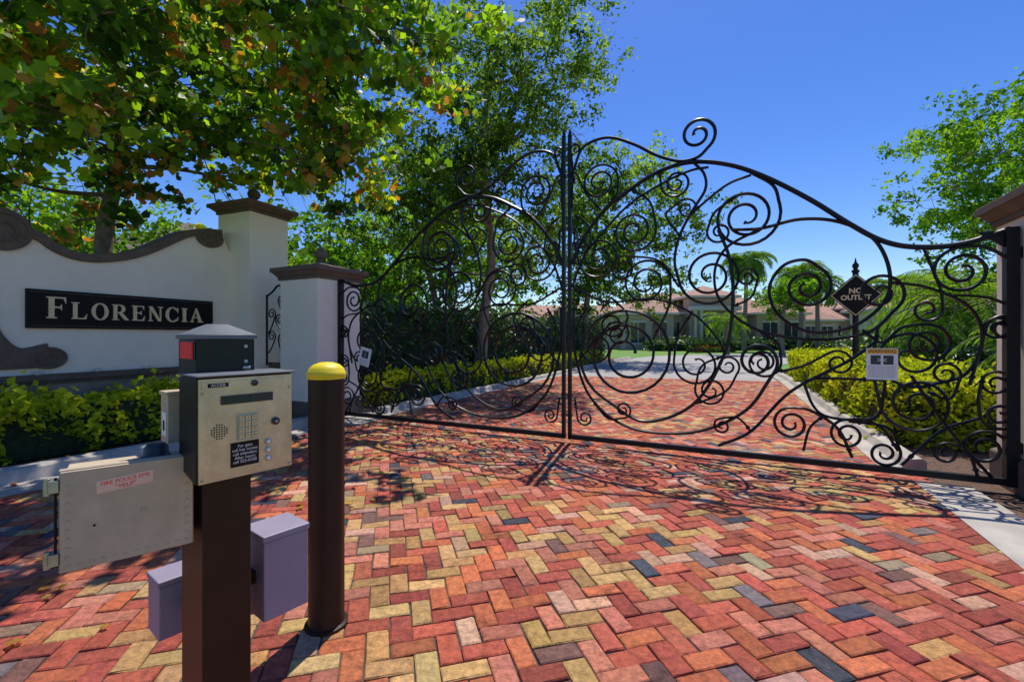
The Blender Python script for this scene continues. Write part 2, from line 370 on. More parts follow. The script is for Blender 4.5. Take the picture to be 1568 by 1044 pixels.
for i in range(n):
    p=pr.copy(); yb=max(.25,1+1.0*lf[i]); p[4]*=yb;p[5]*=yb; p/=p.sum(); ci[i]=R.choice(len(pr),p=p)
col=pal[ci]*R.uniform(.74,1.18,(n,1))*(1+R.normal(size=(n,3))*.045)
me=bpy.data.meshes.new('brick_driveway'); me.from_pydata(V.tolist(),[],F.tolist())
at=me.attributes.new('bcol','FLOAT_COLOR','FACE'); cc4=np.c_[np.repeat(col,len(bf),axis=0),np.ones(n*len(bf))].astype(np.float32); at.data.foreach_set('color',cc4.ravel())
me.materials.append(M['brick']); me.update(); ob=bpy.data.objects.new('brick_driveway',me); sc.collection.objects.link(ob)

mb=MB(); mb.strip(cr(EL[:5],6),[(-.30,-.03),(-.30,.006),(.1,.012),(.14,.12),(.18,.14),(.3,.14),(.33,.11),(.33,-.06)],'conc'); mb.build('concrete_curb')
mb=MB(); mb.strip([(-2.3,8.25),(-2.02,8.8),(1.7,16.5),(5,23.7),(7.6,29.2)],[(-.15,-.03),(-.15,.006),(0,.012),(.04,.10),(.16,.12),(.2,.09),(.2,-.06)],'conc'); mb.build('concrete_curb')
mb=MB(); mb.strip(cr([(1.4,-1.0),(2.0,.3),(3.96,4.36)],8),[(.1,-.03),(.1,.008),(-.32,.012),(-.34,-.04)],'conc'); mb.build('concrete_curb')
mb=MB(); mb.strip(cr([(4.18,4.83),(6.2,9.1),(8.5,14.0),(9.6,16.5),(10.4,17.5),(11.6,17.7),(13.5,17.0)],6),[(.25,-.03),(.25,.008),(.05,.012),(0,.10),(-.12,.12),(-.16,.09),(-.16,-.06)],'conc'); mb.build('concrete_curb')
mb=MB(); mb.box((4.0,2.2,-.03),(1.8,-.6,0),(.9,2.6,0),(0,0,.036),'conc'); mb.build('concrete_apron')
mb=MB(); mb.box((-3.3,7.35,-.03),(.95,-.1,0),(.3,1.1,0),(0,0,.045),'conc'); mb.build('concrete_apron')

# ------------------------------------------------------------------ gate
Lp=np.array([-2.98,7.90]); U=np.array([.8926,-.4508]); U/=np.linalg.norm(U); Nv=np.array([U[1],-U[0]])
SC=4.15; SR=8.40
def GS(px,py):  # measured elevation drawing -> metres along the gate, height
    t=(px-784)/700; s=(t*Lp[1]-Lp[0])/(U[0]-t*U[1]); return (s,1.4+(515-py)/700*(Lp[1]+s*U[1]))
S=[
([(876,405),(890,370),(925,322),(965,290),(1010,262),(1060,248),(1115,252),(1170,270),(1240,305),(1300,342),(1350,368),(1400,378),(1470,374),(1550,350)],None,None,.029),
([(876,440),(893,395),(928,350),(965,312),(1012,282),(1055,262),(1085,256)],None,None,.017),
([(878,262),(893,226),(930,211),(970,221),(1005,238),(1040,247),(1068,241),(1086,224)],(.2,1.7,1),None,.021),
([(876,320),(877,260),(874,232)],(.07,1.3,-1),None,.014),
([(925,322),(944,300),(947,280)],(.24,2.1,1),None,.016),
([(1010,262),(1012,284)],(.17,1.8,1),None,.016),
([(1062,249),(1078,266),(1080,290),(1062,320),(1042,358),(1033,398),(1040,432)],(.34,2.2,1),None,.019),
([(965,290),(994,308),(1004,340)],(.27,2.2,-1),None,.016),
([(880,350),(880,375),(886,402)],(.27,2.2,1),None,.016),
([(1000,520),(1024,470),(1027,435)],(.29,2.2,1),None,.016),
([(1150,264),(1184,284),(1194,312)],(.34,2.4,-1),None,.020),
([(1055,330),(1110,285),(1150,268)],None,None,.016),
([(1120,352),(1165,350),(1225,336),(1285,340),(1338,366),(1362,415),(1354,462),(1305,500),(1240,508),(1192,482),(1178,442),(1198,408),(1232,398),(1258,412)],(.22,1.9,-1),None,.020),
([(1165,350),(1112,380),(1094,420),(1106,465),(1160,505),(1250,520),(1330,508),(1375,470)],(.2,1.6,1),None,.018),
([(1100,352),(1118,400),(1122,470),(1108,545),(1060,620),(985,645),(925,610)],(.62,2.7,-1),None,.020),
([(878,470),(880,540),(905,610),(965,655),(1060,662),(1140,630),(1186,570)],(.2,1.8,1),None,.020),
([(1060,478),(1038,515),(1032,550)],(.25,1.9,1),None,.016),
([(1345,520),(1300,552),(1210,600),(1150,660),(1100,682)],None,None,.019),
([(1305,700),(1282,655),(1240,628),(1215,624)],(.17,1.9,1),None,.017),
([(1375,690),(1350,655),(1320,642),(1296,642)],(.15,1.8,1),None,.016),
([(1300,645),(1360,655),(1378,688)],(.13,1.7,-1),None,.016),
([(1345,500),(1337,560),(1348,620)],(.28,2.1,1),None,.017),
([(1355,582),(1244,580),(1236,600),(1262,636),(1338,640),(1353,600),(1355,582)],None,None,.017),
([(1320,505),(1350,524),(1380,502),(1410,497)],(.19,1.9,-1),None,.017),
([(1552,420),(1540,395),(1505,378),(1478,378)],(.22,2.1,1),None,.017),
([(1360,432),(1420,440),(1485,470),(1505,520),(1480,572),(1425,590)],(.3,1.6,-1),None,.017),
([(1485,590),(1500,540),(1511,500)],(.12,1.8,-1),None,.016),
([(1552,560),(1552,505)],(.11,1.8,1),None,.015),
([(1552,640),(1553,590)],(.12,1.8,1),None,.015),
([(1505,575),(1498,610),(1500,635)],(.13,1.8,1),None,.016),
([(1550,722),(1548,690)],(.17,1.9,1),None,.016),
([(1498,730),(1482,690),(1458,680)],(.1,1.6,1),None,.015),
([(1395,575),(1440,640),(1480,690),(1520,732)],None,None,.017),
([(1380,712),(1440,660),(1500,640)],None,None,.015),
([(878,440),(930,462),(1000,458),(1060,480),(1100,520),(1110,545)],None,None,.015),
([(930,500),(905,530),(880,560)],None,(.16,1.7,-1),.015),
([(880,610),(884,640)],(.1,1.6,1),None,.014),
([(935,455),(960,480),(957,500)],(.16,1.7,-1),None,.015),
([(1130,300),(1095,325),(1084,350)],(.13,1.5,1),None,.016),
([(1160,505),(1190,525),(1196,550)],(.17,1.8,-1),None,.016),
([(1415,380),(1440,440),(1445,470)],(.12,1.4,-1),None,.015),
([(1552,470),(1510,455),(1460,452)],None,None,.015),
([(900,470),(885,500),(890,535)],(.2,1.9,1),None,.015),
([(1040,440),(1010,400),(960,392)],(.16,1.8,1),None,.015),
([(1040,360),(1020,330),(1040,310)],(.12,1.6,-1),None,.014),
([(1108,545),(1075,560),(1065,590)],(.17,1.8,1),None,.015),
([(905,610),(930,640),(955,640)],(.1,1.6,1),None,.014),
([(880,330),(900,345),(905,370)],(.12,1.5,-1),None,.014),
([(1186,570),(1230,560),(1270,540)],(.13,1.6,-1),None,.015),
([(1122,470),(1150,455),(1160,430)],(.11,1.7,1),None,.015),
([(1060,620),(1110,600),(1130,570)],(.12,1.6,1),None,.015),
([(1150,660),(1130,640),(1105,640)],(.09,1.6,1),None,.014),
([(1420,600),(1455,610),(1470,580)],(.11,1.6,1),None,.015),
([(1262,636),(1240,655),(1230,690)],None,None,.015),
([(920,322),(900,300),(885,270)],(.1,1.5,1),None,.014),
]
gate=empty('wrought_iron_gate',(float(Lp[0]+U[0]*SC),float(Lp[1]+U[1]*SC),0))
def w3(s,z,d=0): 
    p=Lp+U*s+Nv*d; return (p[0],p[1],z)
for side in (0,1):
    mb=MB()
    for idx,(pts,tail,head,rad) in enumerate(S):
        P=np.array([GS(*p) for p in pts])
        P=cr(P,8) if len(P)>2 else cr(np.vstack([P[0],(P[0]+P[1])/2,P[1]]),4)
        if tail: P=coil(P,*tail)
        if head: P=coil(P[::-1],*head)[::-1]
        P[:,1]=np.maximum(P[:,1],.1); P[:,0]=np.clip(P[:,0],SC+.03,SR-.02)
        s=P[:,0] if side else SC-(P[:,0]-SC)*(SC/(SR-SC))
        d=(idx%5-2)*.004
        rr=np.full(len(P),rad*.92)
        if tail: rr[-14:]=np.linspace(rad*.92,rad*.6,14); rr[-1]=rad*1.15; rr[-2]=rad*1.1
        mb.tube([w3(a,b,d) for a,b in zip(s,P[:,1])],rr,'iron',6)
        if rad<.018:
            a,b=s[2],P[2,1]; mb.tube([w3(a-.012,b-.016,d),w3(a+.012,b+.016,d)],rad*1.35,'iron',6)
    sg=1 if side else -1
    mb.box(w3(SC+sg*.02,.06,-.02),(*(U*sg*.045),0),(*(Nv*.045),0),(0,0,3.98),'iron')
    mb.tube([w3(SC+sg*.042,4.03),w3(SC+sg*.042,4.12)],[.03,.008],'iron',8)
    for zz in (.35,.62,1.2,2.0,2.8,3.5): mb.box(w3(SC+sg*.012,zz,-.027),(*(U*sg*.06),0),(*(Nv*.06),0),(0,0,.03),'iron')
    hz=2.38; s0=SR-.02 if side else 0.02
    mb.box(w3(s0-.045,.05,-.04),(*(U*.09),0),(*(Nv*.085),0),(0,0,hz-.05),'iron')
    a,b=(SC,SR) if side else (0,SC)
    mb.box(w3(a+.02,.055,-.03),(*(U*(b-a-.04)),0),(*(Nv*.055),0),(0,0,.06),'iron')
    if side: mb.prism([(SR-.25,2.36),(SR,2.36),(SR,2.05),(SR-.06,2.2)],lambda a,b,d:np.array(w3(a,b,d)),-.004,.006,'iron')
    for hzz in (.35,2.1): mb.box(w3(s0+(.04 if side else -.16),hzz,-.03),(*(U*.12),0),(*(Nv*.06),0),(0,0,.1),'iron')
    mb.build('right_leaf' if side else 'left_leaf',gate)
def gframe(px,py,d=.035):
    s,z=GS(px,py); o=w3(s,z,d); return frame(o,(*U,0),(0,0,1),(*Nv,0))
mb=MB(); f=gframe(1349,557); hw_,hh_=.125,.155
mb.prism([(-hw_,-hh_),(hw_,-hh_),(hw_,hh_),(-hw_,hh_)],f,0,.004,'white')
mb.prism([(-hw_+.006,hh_-.055),(hw_-.006,hh_-.055),(hw_-.006,hh_-.006),(-hw_+.006,hh_-.006)],f,.0045,.0055,'orange')
text(mb,'WARNING',.045,f,0,hh_-.031,.0062,'ink')
for i in range(2): mb.prism([(-.09+i*.1,-.005),(-.01+i*.1,-.005),(-.01+i*.1,.085),(-.09+i*.1,.085)],f,.0045,.0052,'dull'); 
text(mb,'><',.07,f,0,.035,.0058,'white')
for i in range(6): text(mb,'MOVING GATE CAN CAUSE INJURY',.0135,f,0,-.025-i*.02,.0046,'ink')
mb.build('warning_sign')
mb=MB()
o=w3(.62,1.06,.035); c15,s15=math.cos(-.25),math.sin(-.25)
f=frame(o,(U[0]*c15,U[1]*c15,s15),(-U[0]*s15,-U[1]*s15,c15),(*Nv,0))
mb.prism([(-.12,-.15),(.12,-.15),(.12,.15),(-.12,.15)],f,0,.004,'white'); mb.prism([(-.07,-.02),(.07,-.02),(.07,.1),(-.07,.1)],f,.0045,.0055,'dull')
text(mb,'2',.09,f,0,.04,.006,'white')
for i in range(4): text(mb,'KEEP CLEAR OF GATE',.018,f,0,-.05-i*.025,.0046,'ink')
mb.build('notice_sign')

# ------------------------------------------------------------------ pillars
def pillar(name,c,ang_ax,w,h,caph=.26,over=.12,finial=False,base=True):
    ax=np.array([*ang_ax,0.]); ay=np.array([-ax[1],ax[0],0]); c=np.array([*c,0.]); mb=MB()
    def lay(hw,z0,z1,k,hw2=None):
        hw2=hw2 or hw; v=[]
        for hh,z in ((hw,z0),(hw2,z1)):
            for sx,sy in ((-1,-1),(1,-1),(1,1),(-1,1)): v.append(c+ax*sx*hh+ay*sy*hh+np.array([0,0,z]))
        mb.add(v,[(3,2,1,0),(4,5,6,7),(0,1,5,4),(1,2,6,5),(2,3,7,6),(3,0,4,7)],k)
    hw=w/2
    lay(hw,0,h,'stucco')
    if base: lay(hw+.04,-.02,.28,'taupe'); lay(hw+.04,.281,.31,'taupe',hw+.005)
    z=h+.001
    lay(hw+.03,z,z+.05,'taupe'); lay(hw+.035,z+.051,z+caph*.5,'taupe',hw+over*.8); lay(hw+over,z+caph*.5+.001,z+caph*.8,'taupe'); lay(hw+over*.85,z+caph*.8+.001,z+caph*1.15,'taupe',hw*.45)
    if finial:
        zz=z+caph*1.15
        mb.lathe(c+np.array([0,0,zz]),[(.12,0),(.12,.03),(.05,.06),(.05,.09),(.1,.13),(.12,.19),(.1,.25),(.04,.29),(.02,.33)],'taupe',20)
    mb.build(name,bevel=.006)
pillar('gate_pillar',(-3.39,8.11),U,.92,2.36,finial=True)
pillar('gate_pillar',(4.97,3.88),U,.92,2.47,finial=True)
WD=np.array([.371,.928]); WN=np.array([.928,-.371]); W0=np.array([-6.4,6.0])
pillar('entrance_column',(-5.08,9.0),WD,.85,3.72,caph=.24,over=.14,finial=True)

# ------------------------------------------------------------------ sign wall
wf=frame((*W0,0),(*WD,0),(0,0,1),(*WN,0))
ent=empty('entrance_sign_wall',(W0[0],W0[1],0))
def WS(px,py):
    t=(px-784)/700; k=(t*W0[1]-W0[0])/(WD[0]-t*WD[1]); return (k,1.4+(515-py)/700*(W0[1]+k*WD[1]))
top=[WS(*p) for p in [(20,330),(40,352),(62,362),(85,378),(115,390),(150,394),(190,391),(225,382),(258,368),(285,357),(312,354),(338,356)]]
left=[(-4.2,1.9),(-3.6,2.05),(-2.9,2.5),(-2.2,2.95),(-1.6,3.1),(-1.0,3.15),(-.6,3.02),(-.3,2.85)]
topc=cr(np.array(left+top),5)
mb=MB()
outl=[tuple(p) for p in topc]+[(2.95,2.78),(2.95,0),(-4.2,0)]
mb.prism(outl[::-1],wf,-.28,0,'stucco'); mb.build('wall',ent)
mb=MB()
def band(P,wd,d0,d1,k='taupe'):
    P=np.array(P);T=np.gradient(P,axis=0);T/=np.linalg.norm(T,axis=1)[:,None];Nn=np.stack([-T[:,1],T[:,0]],1)
    wd=np.full(len(P),wd) if np.isscalar(wd) else np.array(wd)
    A=P+Nn*wd[:,None]*.35;B=P-Nn*wd[:,None]*.65;V=[];m=len(P)
    for i in range(m): V+=[wf(*A[i],d0),wf(*B[i],d0),wf(*B[i],d1),wf(*A[i],d1)]
    F=[]
    for i in range(m-1):
        for j in range(4):
            a=i*4+j;b=i*4+(j+1)%4;F.append((a,b,b+4,a+4))
    F+=[(3,2,1,0),tuple((m-1)*4+j for j in range(4))]
    mb.add(V,F,k)
band(topc,.12,-.31,.05)
def disc(k,z,rx,rz,tilt=0):
    N=36; pts=[(k+rx*math.cos(2*math.pi*i/N),z+rz*math.sin(2*math.pi*i/N)) for i in range(N)]
    mb.prism(pts,wf,-.29,.058,'taupe')
    q=[];
    for i in range(60):
        a=i/60*2*math.pi*1.6; r=1-i/75; q.append((k+rx*.85*r*math.cos(a),z+rz*.85*r*math.sin(a)))
    band(q,.022,.058,.078)
kk,zz=WS(320,365); disc(kk,zz,.24,.17)
kk,zz=WS(8,352); disc(kk-.05,zz,.30,.27)
kv,zv=WS(72,548); disc(kv,zv,.2,.15)
vb=cr(np.array([(kv-1.3,zv+1.35),(kv-.8,zv+1.1),(kv-.62,zv+.7),(kv-.5,zv+.3),(kv-.3,zv+.08),(kv,zv+.13)]),8)
band(vb,np.linspace(.12,.2,len(vb)),.0,.055)
pv=[(kv-1.3,zv-.13),(kv-.02,zv-.13),(kv-.25,zv+.02),(kv-.42,zv+.2),(kv-.6,zv+.45),(kv-.9,zv+.3),(kv-1.3,zv+.3)]
mb.prism(pv,wf,0,.05,'taupe')
mb.build('scroll_trim',ent,bevel=.004)
mb=MB(); zl=.86
mb.prism([(-4.3,zl-.05),(2.3,zl-.05),(2.3,zl+.03),(-4.3,zl+.03)],wf,0,.16,'taupe'); mb.prism([(-4.3,zl-.1),(2.3,zl-.1),(2.3,zl-.052),(-4.3,zl-.052)],wf,0,.12,'taupe')
mb.prism([(-4.3,0),(2.3,0),(2.3,zl-.102),(-4.3,zl-.102)],wf,0,.09,'stone'); mb.build('stone_plinth',ent,bevel=.004)
mb=MB()
for kx in (.1,.75,1.4):
    p=wf(kx,zl+.03,.08); mb.lathe(p,[(.03,0),(.045,.02),(.045,.035),(.01,.05)],'cream',14)
mb.build('ledge_lamps',ent)
mb=MB()
kL,zA=WS(38,441); kR,zB=WS(323,503); zt_=2.03; zb_=1.51
mb.prism([(kL,zb_),(kR,zb_),(kR,zt_),(kL,zt_)],wf,0,.05,'ink')
for q in ([(kL+.03,zb_+.03),(kR-.03,zb_+.03),(kR-.03,zb_+.036),(kL+.03,zb_+.036)],[(kL+.03,zt_-.036),(kR-.03,zt_-.036),(kR-.03,zt_-.03),(kL+.03,zt_-.03)]): mb.prism(q,wf,.051,.054,'taupe')
mb.build('sign_board',ent)
mb=MB(); dep=[.052]
def poly_l(pts,x0,y0,sx,sy):
    dep[0]+=.0004; mb.prism([(x0+a*sx,y0+b*sy) for a,b in pts],wf,.0505,.066+(dep[0]-.052)*.5,'gold')
def rect(a,b,c,d,*r): poly_l([(a,b),(c,b),(c,d),(a,d)],*r)
def ring(cx,cy,rx,ry,ix,iy,a0,a1,*r):
    N=28
    for i in range(N):
        t0=a0+(a1-a0)*i/N;t1=a0+(a1-a0)*(i+1)/N
        q=[(cx+ix*math.cos(t0),cy+iy*math.sin(t0)),(cx+rx*math.cos(t0),cy+ry*math.sin(t0)),(cx+rx*math.cos(t1),cy+ry*math.sin(t1)),(cx+ix*math.cos(t1),cy+iy*math.sin(t1))]
        mb.prism([(r[0]+a*r[2],r[1]+b*r[3]) for a,b in q],wf,.0505,.0662,'gold')
def letter(ch,x,y,sx,sy):
    r=(x,y,sx,sy)
    if ch in 'FLEIR':
        rect(.08,0,.29,1,*r); rect(0,0,.39,.06,*r)
        if ch in 'FEIRL': rect(0,.94,.39,1,*r)
    if ch in 'FE':
        rect(.25,.93,.72,1.001,*r); poly_l([(.62,.95),(.73,.95),(.73,.7)],*r); rect(.25,.48,.56,.56,*r); poly_l([(.48,.52),(.57,.67),(.57,.37)],*r)
    if ch in 'LE':
        rect(.25,-.001,.74,.07,*r); poly_l([(.6,.06),(.74,.06),(.79,.32)],*r)
    if ch=='R':
        rect(.25,.94,.45,1.002,*r);rect(.25,.45,.45,.52,*r); ring(.42,.73,.34,.28,.14,.205,-math.pi/2,math.pi/2,*r)
        poly_l([(.34,.48),(.56,.5),(.98,0.0),(.73,0)],*r)
    if ch=='O': ring(.45,.5,.46,.54,.25,.46,0,2*math.pi,*r)
    if ch=='C':
        ring(.47,.5,.48,.54,.26,.46,.75,2*math.pi-.75,*r); poly_l([(.72,.84),(.85,1.0),(.85,.64)],*r); poly_l([(.72,.16),(.86,.34),(.82,.06)],*r)
    if ch=='N':
        rect(.1,0,.18,1,*r);rect(.75,0,.83,.995,*r);poly_l([(.02,1),(.26,1),(.83,0),(.64,0)],*r);rect(0,0,.29,.06,*r);rect(.63,.94,.96,1,*r)
    if ch=='A':
        poly_l([(.07,0),(.16,0),(.46,.9),(.44,1.03)],*r);poly_l([(.38,1.03),(.5,1.03),(.9,0),(.66,0)],*r);rect(.24,.31,.66,.39,*r);rect(0,0,.28,.055,*r);rect(.57,0,1.0,.056,*r)
W_={'F':.78,'L':.82,'O':.9,'R':.95,'E':.8,'N':.95,'C':.92,'I':.4,'A':.98}
tot=sum(W_[c]*(1.22 if i==0 else 1)+.2 for i,c in enumerate('FLORENCIA'))
hx=.235; sxw=(kR-kL-.34)/tot; x=kL+.19
for i,ch in enumerate('FLORENCIA'):
    s=1.25 if i==0 else 1; letter(ch,x,zb_+.135,sxw*s,hx*s); x+=sxw*(W_[ch]*s+.2)
mb.build('sign_letters',ent)
mb=MB(); o=np.array([-3.83,8.32,0]); ax=np.array([-U[0],-U[1],0])
mb.box(o,ax*.9,(.1*WD[0],.1*WD[1],0),(0,0,.8),'stucco'); mb.box(o+np.array([-.02*WD[0],-.02*WD[1],.801]),ax*.9,(.14*WD[0],.14*WD[1],0),(0,0,.07),'taupe')
mb.build('low_wall')
mb=MB(); pf=frame((-3.95,8.0,0),(-U[0],-U[1],0),(0,0,1),(*Nv,0))
def pt(P,r): mb.tube([pf(a,b) for a,b in P],r,'iron',6)
pt([(.02,.9),(.02,2.2)],.02); pt([(.52,.88),(.52,2.15)],.02); pt([(0,.92),(.52,.92)],.018); pt(cr(np.array([(.02,2.2),(.2,2.3),(.36,2.2),(.52,2.12)]),6),.018)
for (a,b,c,sg) in (((.05,1.0),(.2,1.3),.11,1),((.48,1.1),(.3,1.35),.1,-1),((.05,1.5),(.25,1.62),.1,1),((.48,1.45),(.3,1.75),.1,-1),((.05,1.8),(.2,1.98),.09,1)):
    P=coil(cr(np.array([a,((a[0]+b[0])/2,(a[1]+b[1])/2-.03),b]),5),c,1.5,sg); pt(P,.012)
mb.build('wrought_iron_panel')

# ------------------------------------------------------------------ call station
O=np.array([-.825,1.2,1.006]); A=np.array([.612,.791,0]); Bk=np.array([-.791,.612,0]); Z=np.array([0,0,1.])
ks=empty('gate_call_station',(-.92,1.40,0))
def cb(mb,a0,a1,b0,b1,z0,z1,k):
    mb.box(np.array([O[0],O[1],0])+A*a0+Bk*b0+Z*z0,A*(a1-a0),Bk*(b1-b0),Z*(z1-z0),k)
mb=MB(); cb(mb,.038,.166,.082,.25,0,1.03,'brown'); cb(mb,-.02,.22,.02,.31,0,.02,'brown')
for a in (0.0,.2):
    for b in (.04,.29): mb.lathe(np.array([O[0],O[1],.02])+A*a+Bk*b,[(.014,0),(.014,.012),(.006,.014),(.006,.03)],'galv',6)
mb.build('post',ks,bevel=.006)
mb=MB(); zb,zt2=1.006,1.289
fh=frame((O[0],O[1],zb),A,Z,-Bk)
V=[fh(-.004,0,-.002),fh(.249,0,-.002),fh(.249,.283,-.002),fh(-.004,.283,-.002),fh(-.004,.03,-.13),fh(.249,.03,-.13),fh(.249,.283,-.13),fh(-.004,.283,-.13)]
mb.add(V,[(0,1,2,3),(5,4,7,6),(4,0,3,7),(1,5,6,2),(3,2,6,7),(4,5,1,0)],'black')
mb.prism([(-.008,.285),(.253,.285),(.253,.291),(-.008,.291)],fh,-.135,.014,'greycap')
mb.build('housing',ks,bevel=.003)
mb=MB(); mb.prism([(.0,.004),(.245,.004),(.245,.280),(.0,.280)],fh,0,.006,'steel')
mb.prism([(.006,.252),(.239,.252),(.239,.272),(.006,.272)],fh,.0062,.009,'steel')
d=.0064
mb.prism([(.052,.208),(.188,.208),(.188,.232),(.052,.232)],fh,d,d+.004,'dull'); mb.prism([(.058,.213),(.13,.213),(.13,.227),(.058,.227)],fh,d+.0041,d+.005,'glass')
F3=(A,Z,-Bk)
mb.lathe(fh(.137,.262,.009),[(.009,0),(.009,.004),(.006,.005)],'glass',18,F3)
mb.prism([(.02,.257),(.07,.257),(.07,.268),(.02,.268)],fh,.0092,.0098,'ink'); text(mb,'ACCESS',.01,fh,.045,.2625,.01,'white')
mb.prism([(.092,.105),(.146,.105),(.146,.177),(.092,.177)],fh,d,d+.002,'galv')
for i in range(3):
    for j in range(4):
        a=.096+i*.0165; b=.110+j*.0165
        mb.prism([(a,b),(a+.013,b),(a+.013,b+.013),(a,b+.013)],fh,d+.002,d+.006,'steel')
        text(mb,'123456789*0#'[(3-j)*3+i],.009,fh,a+.0065,b+.0065,d+.0062,'ink')
for i in range(7):
    for j in range(7):
        if (i-3)**2+(j-3)**2<=11: mb.lathe(fh(.030+i*.0062,.118+j*.0062,d-.002),[(.0021,0),(.0021,.0026)],'ink',8,F3)
mb.lathe(fh(.196,.145,d),[(.011,0),(.011,.006),(.008,.008)],'dull',18,F3)
mb.lathe(fh(.196,.145,d+.008),[(.004,0),(.004,.002)],'galv',10,F3)
mb.prism([(.076,.032),(.150,.032),(.150,.1),(.076,.1)],fh,d-.0003,d+.0008,'ink')
text(mb,'For gate\ncall key access\ncall attendant\nAfter hours\ncall 555-0100',.0115,fh,.113,.067,d+.001,'white')
for b in (.040,.064,.088): 
    mb.lathe(fh(.176,b,d),[(.009,0),(.009,.003),(.006,.004)],'galv',16,F3); mb.lathe(fh(.176,b,d+.004),[(.005,0),(.005,.001)],'white',12,F3)
for a,b in ((.008,.012),(.237,.012),(.008,.242),(.237,.242)): mb.lathe(fh(a,b,d),[(.004,0),(.003,.002)],'galv',10,F3)
mb.build('keypad_panel',ks)
mb=MB(); cb(mb,.03,.185,.105,.25,1.292,1.392,'black'); cb(mb,.024,.191,.098,.256,1.393,1.405,'greycap')
q=[np.array([O[0],O[1],1.4052])+A*a+Bk*b for a,b in ((.026,.1),(.189,.1),(.189,.254),(.026,.254))]; ap=[np.array([O[0],O[1],1.437])+A*a+Bk*b for a,b in ((.085,.16),(.13,.16),(.13,.195),(.085,.195))]
mb.add(q+ap,[(3,2,1,0),(4,5,6,7),(0,1,5,4),(1,2,6,5),(2,3,7,6),(3,0,4,7)],'greycap')
# red reflector lens, framed, on the left face
mb.box(np.array([O[0],O[1],1.332])+A*.029+Bk*.108,-A*.004,Bk*.10,Z*.056,'dull')
mb.box(np.array([O[0],O[1],1.336])+A*.0249+Bk*.112,-A*.005,Bk*.092,Z*.048,'red')
# clip on the front face
mb.box(np.array([O[0],O[1],1.302])+A*.15+Bk*.1045,A*.022,-Bk*.006,Z*.008,'galv')
for z in (1.325,1.37): mb.lathe(np.array([O[0],O[1],z])+A*.16+Bk*.105,[(.006,0),(.006,.003)],'galv',12,(A,Z,-Bk))
mb.build('key_switch_box',ks,bevel=.002)
mb=MB(); cb(mb,.0,.08,.235,.30,1.085,1.225,'beige'); cb(mb,-.004,.084,.231,.304,1.226,1.236,'beige'); mb.box(np.array([O[0],O[1],1.105])-A*.002+Bk*.25,A*.0015,Bk*.035,Z*.07,'white')
mb.box(np.array([O[0],O[1],1.12])-A*.0028+Bk*.26,A*.0006,Bk*.014,Z*.03,'ink')
mb.build('junction_box',ks,bevel=.003)
Fd=np.array([.77,.638,0]);Fb=np.array([-.638,.77,0]); F0=np.array([-1.090,1.098,.826]); SCB=.80; ff=frame(F0,Fd*SCB,Z*SCB,-Fb*SCB)
FX=(Fd,Z,-Fb)
mb=MB(); Lx,Hx=.335,.31
mb.prism([(.012,.012),(Lx-.012,.012),(Lx-.012,Hx-.012),(.012,Hx-.012)],ff,-.16,-.04,'beige')
mb.prism([(0,0),(Lx,0),(Lx,Hx),(0,Hx)],ff,-.039,-.014,'beige'); mb.prism([(.004,.004),(Lx-.004,.004),(Lx-.004,Hx-.004),(.004,Hx-.004)],ff,-.0138,0,'beige')
for i in range(12): 
    mb.lathe(ff(.02+i*.0268,.02,0),[(.0045,0),(.004,.002)],'beige',10,FX)
for j in range(1,10):
    for a in (.02,Lx-.02): mb.lathe(ff(a,.02+j*.027,0),[(.0045,0),(.004,.002)],'beige',10,FX)
mb.lathe(ff(.20,.15,0),[(.006,0),(.005,.002)],'galv',10,FX); mb.lathe(ff(.08,.13,0),[(.003,0),(.003,.002)],'ink',8,FX)
for b in (.045,.265):
    mb.prism([(-.022,b-.018),(.0,b-.018),(.0,b+.018),(-.022,b+.018)],ff,-.05,-.004,'galv'); mb.tube([ff(-.026,b-.026,-.02),ff(-.026,b+.026,-.02)],.007,'galv',8)
mb.tube([ff(-.008,.02,-.02),ff(-.008,.29,-.02)],.003,'ink',6)
mb.prism([(.085,.225),(.225,.238),(.225,.278),(.085,.265)],ff,.0003,.0015,'pink')
f2=frame(ff(.155,.2515,.0022),Fd*.9+Z*.085,Z*.9,-Fb)
text(mb,'FIRE POLICE EMS',.0145,f2,0,.007,0,'red'); text(mb,'"YELP"',.0165,f2,0,-.009,0,'red')
mb.build('siren_sensor_box',ks,bevel=.004)
mb=MB(); p=ff(.235,Hx-.012,-.09); mb.lathe(p,[(.034,0),(.034,.006),(.029,.01),(.028,.028),(.02,.038),(.006,.04)],'dull',24)
mb.build('microphone_dome',ks)
mb=MB(); cb(mb,.17,.23,.18,.22,.6,.64,'brown'); cb(mb,.04,.08,.2505,.29,1.12,1.16,'brown'); cb(mb,.08,.12,.2502,.4,.52,.56,'brown'); mb.build('brackets',ks)
mb=MB(); cb(mb,.221,.367,.123,.27,.49,.742,'lav'); cb(mb,.217,.371,.119,.274,.743,.764,'lav')
mb.build('heater_box',ks,bevel=.004)
mb=MB(); cb(mb,.017,.16,.386,.5,.43,.60,'lav'); cb(mb,.013,.164,.382,.504,.601,.62,'lav'); mb.build('loop_detector_box',ks,bevel=.004)

mb=MB(); mb.lathe((-.905,2.23,0),[(.1,0),(.1,.012),(.084,.016),(.083,.02),(.083,1.195)],'brown',48); mb.lathe((-.905,2.23,1.1952),[(.088,0),(.09,.02),(.09,.028),(.085,.034),(.08,.05),(.06,.068),(.03,.078),(.005,.08)],'yellow',48)
mb.build('bollard')

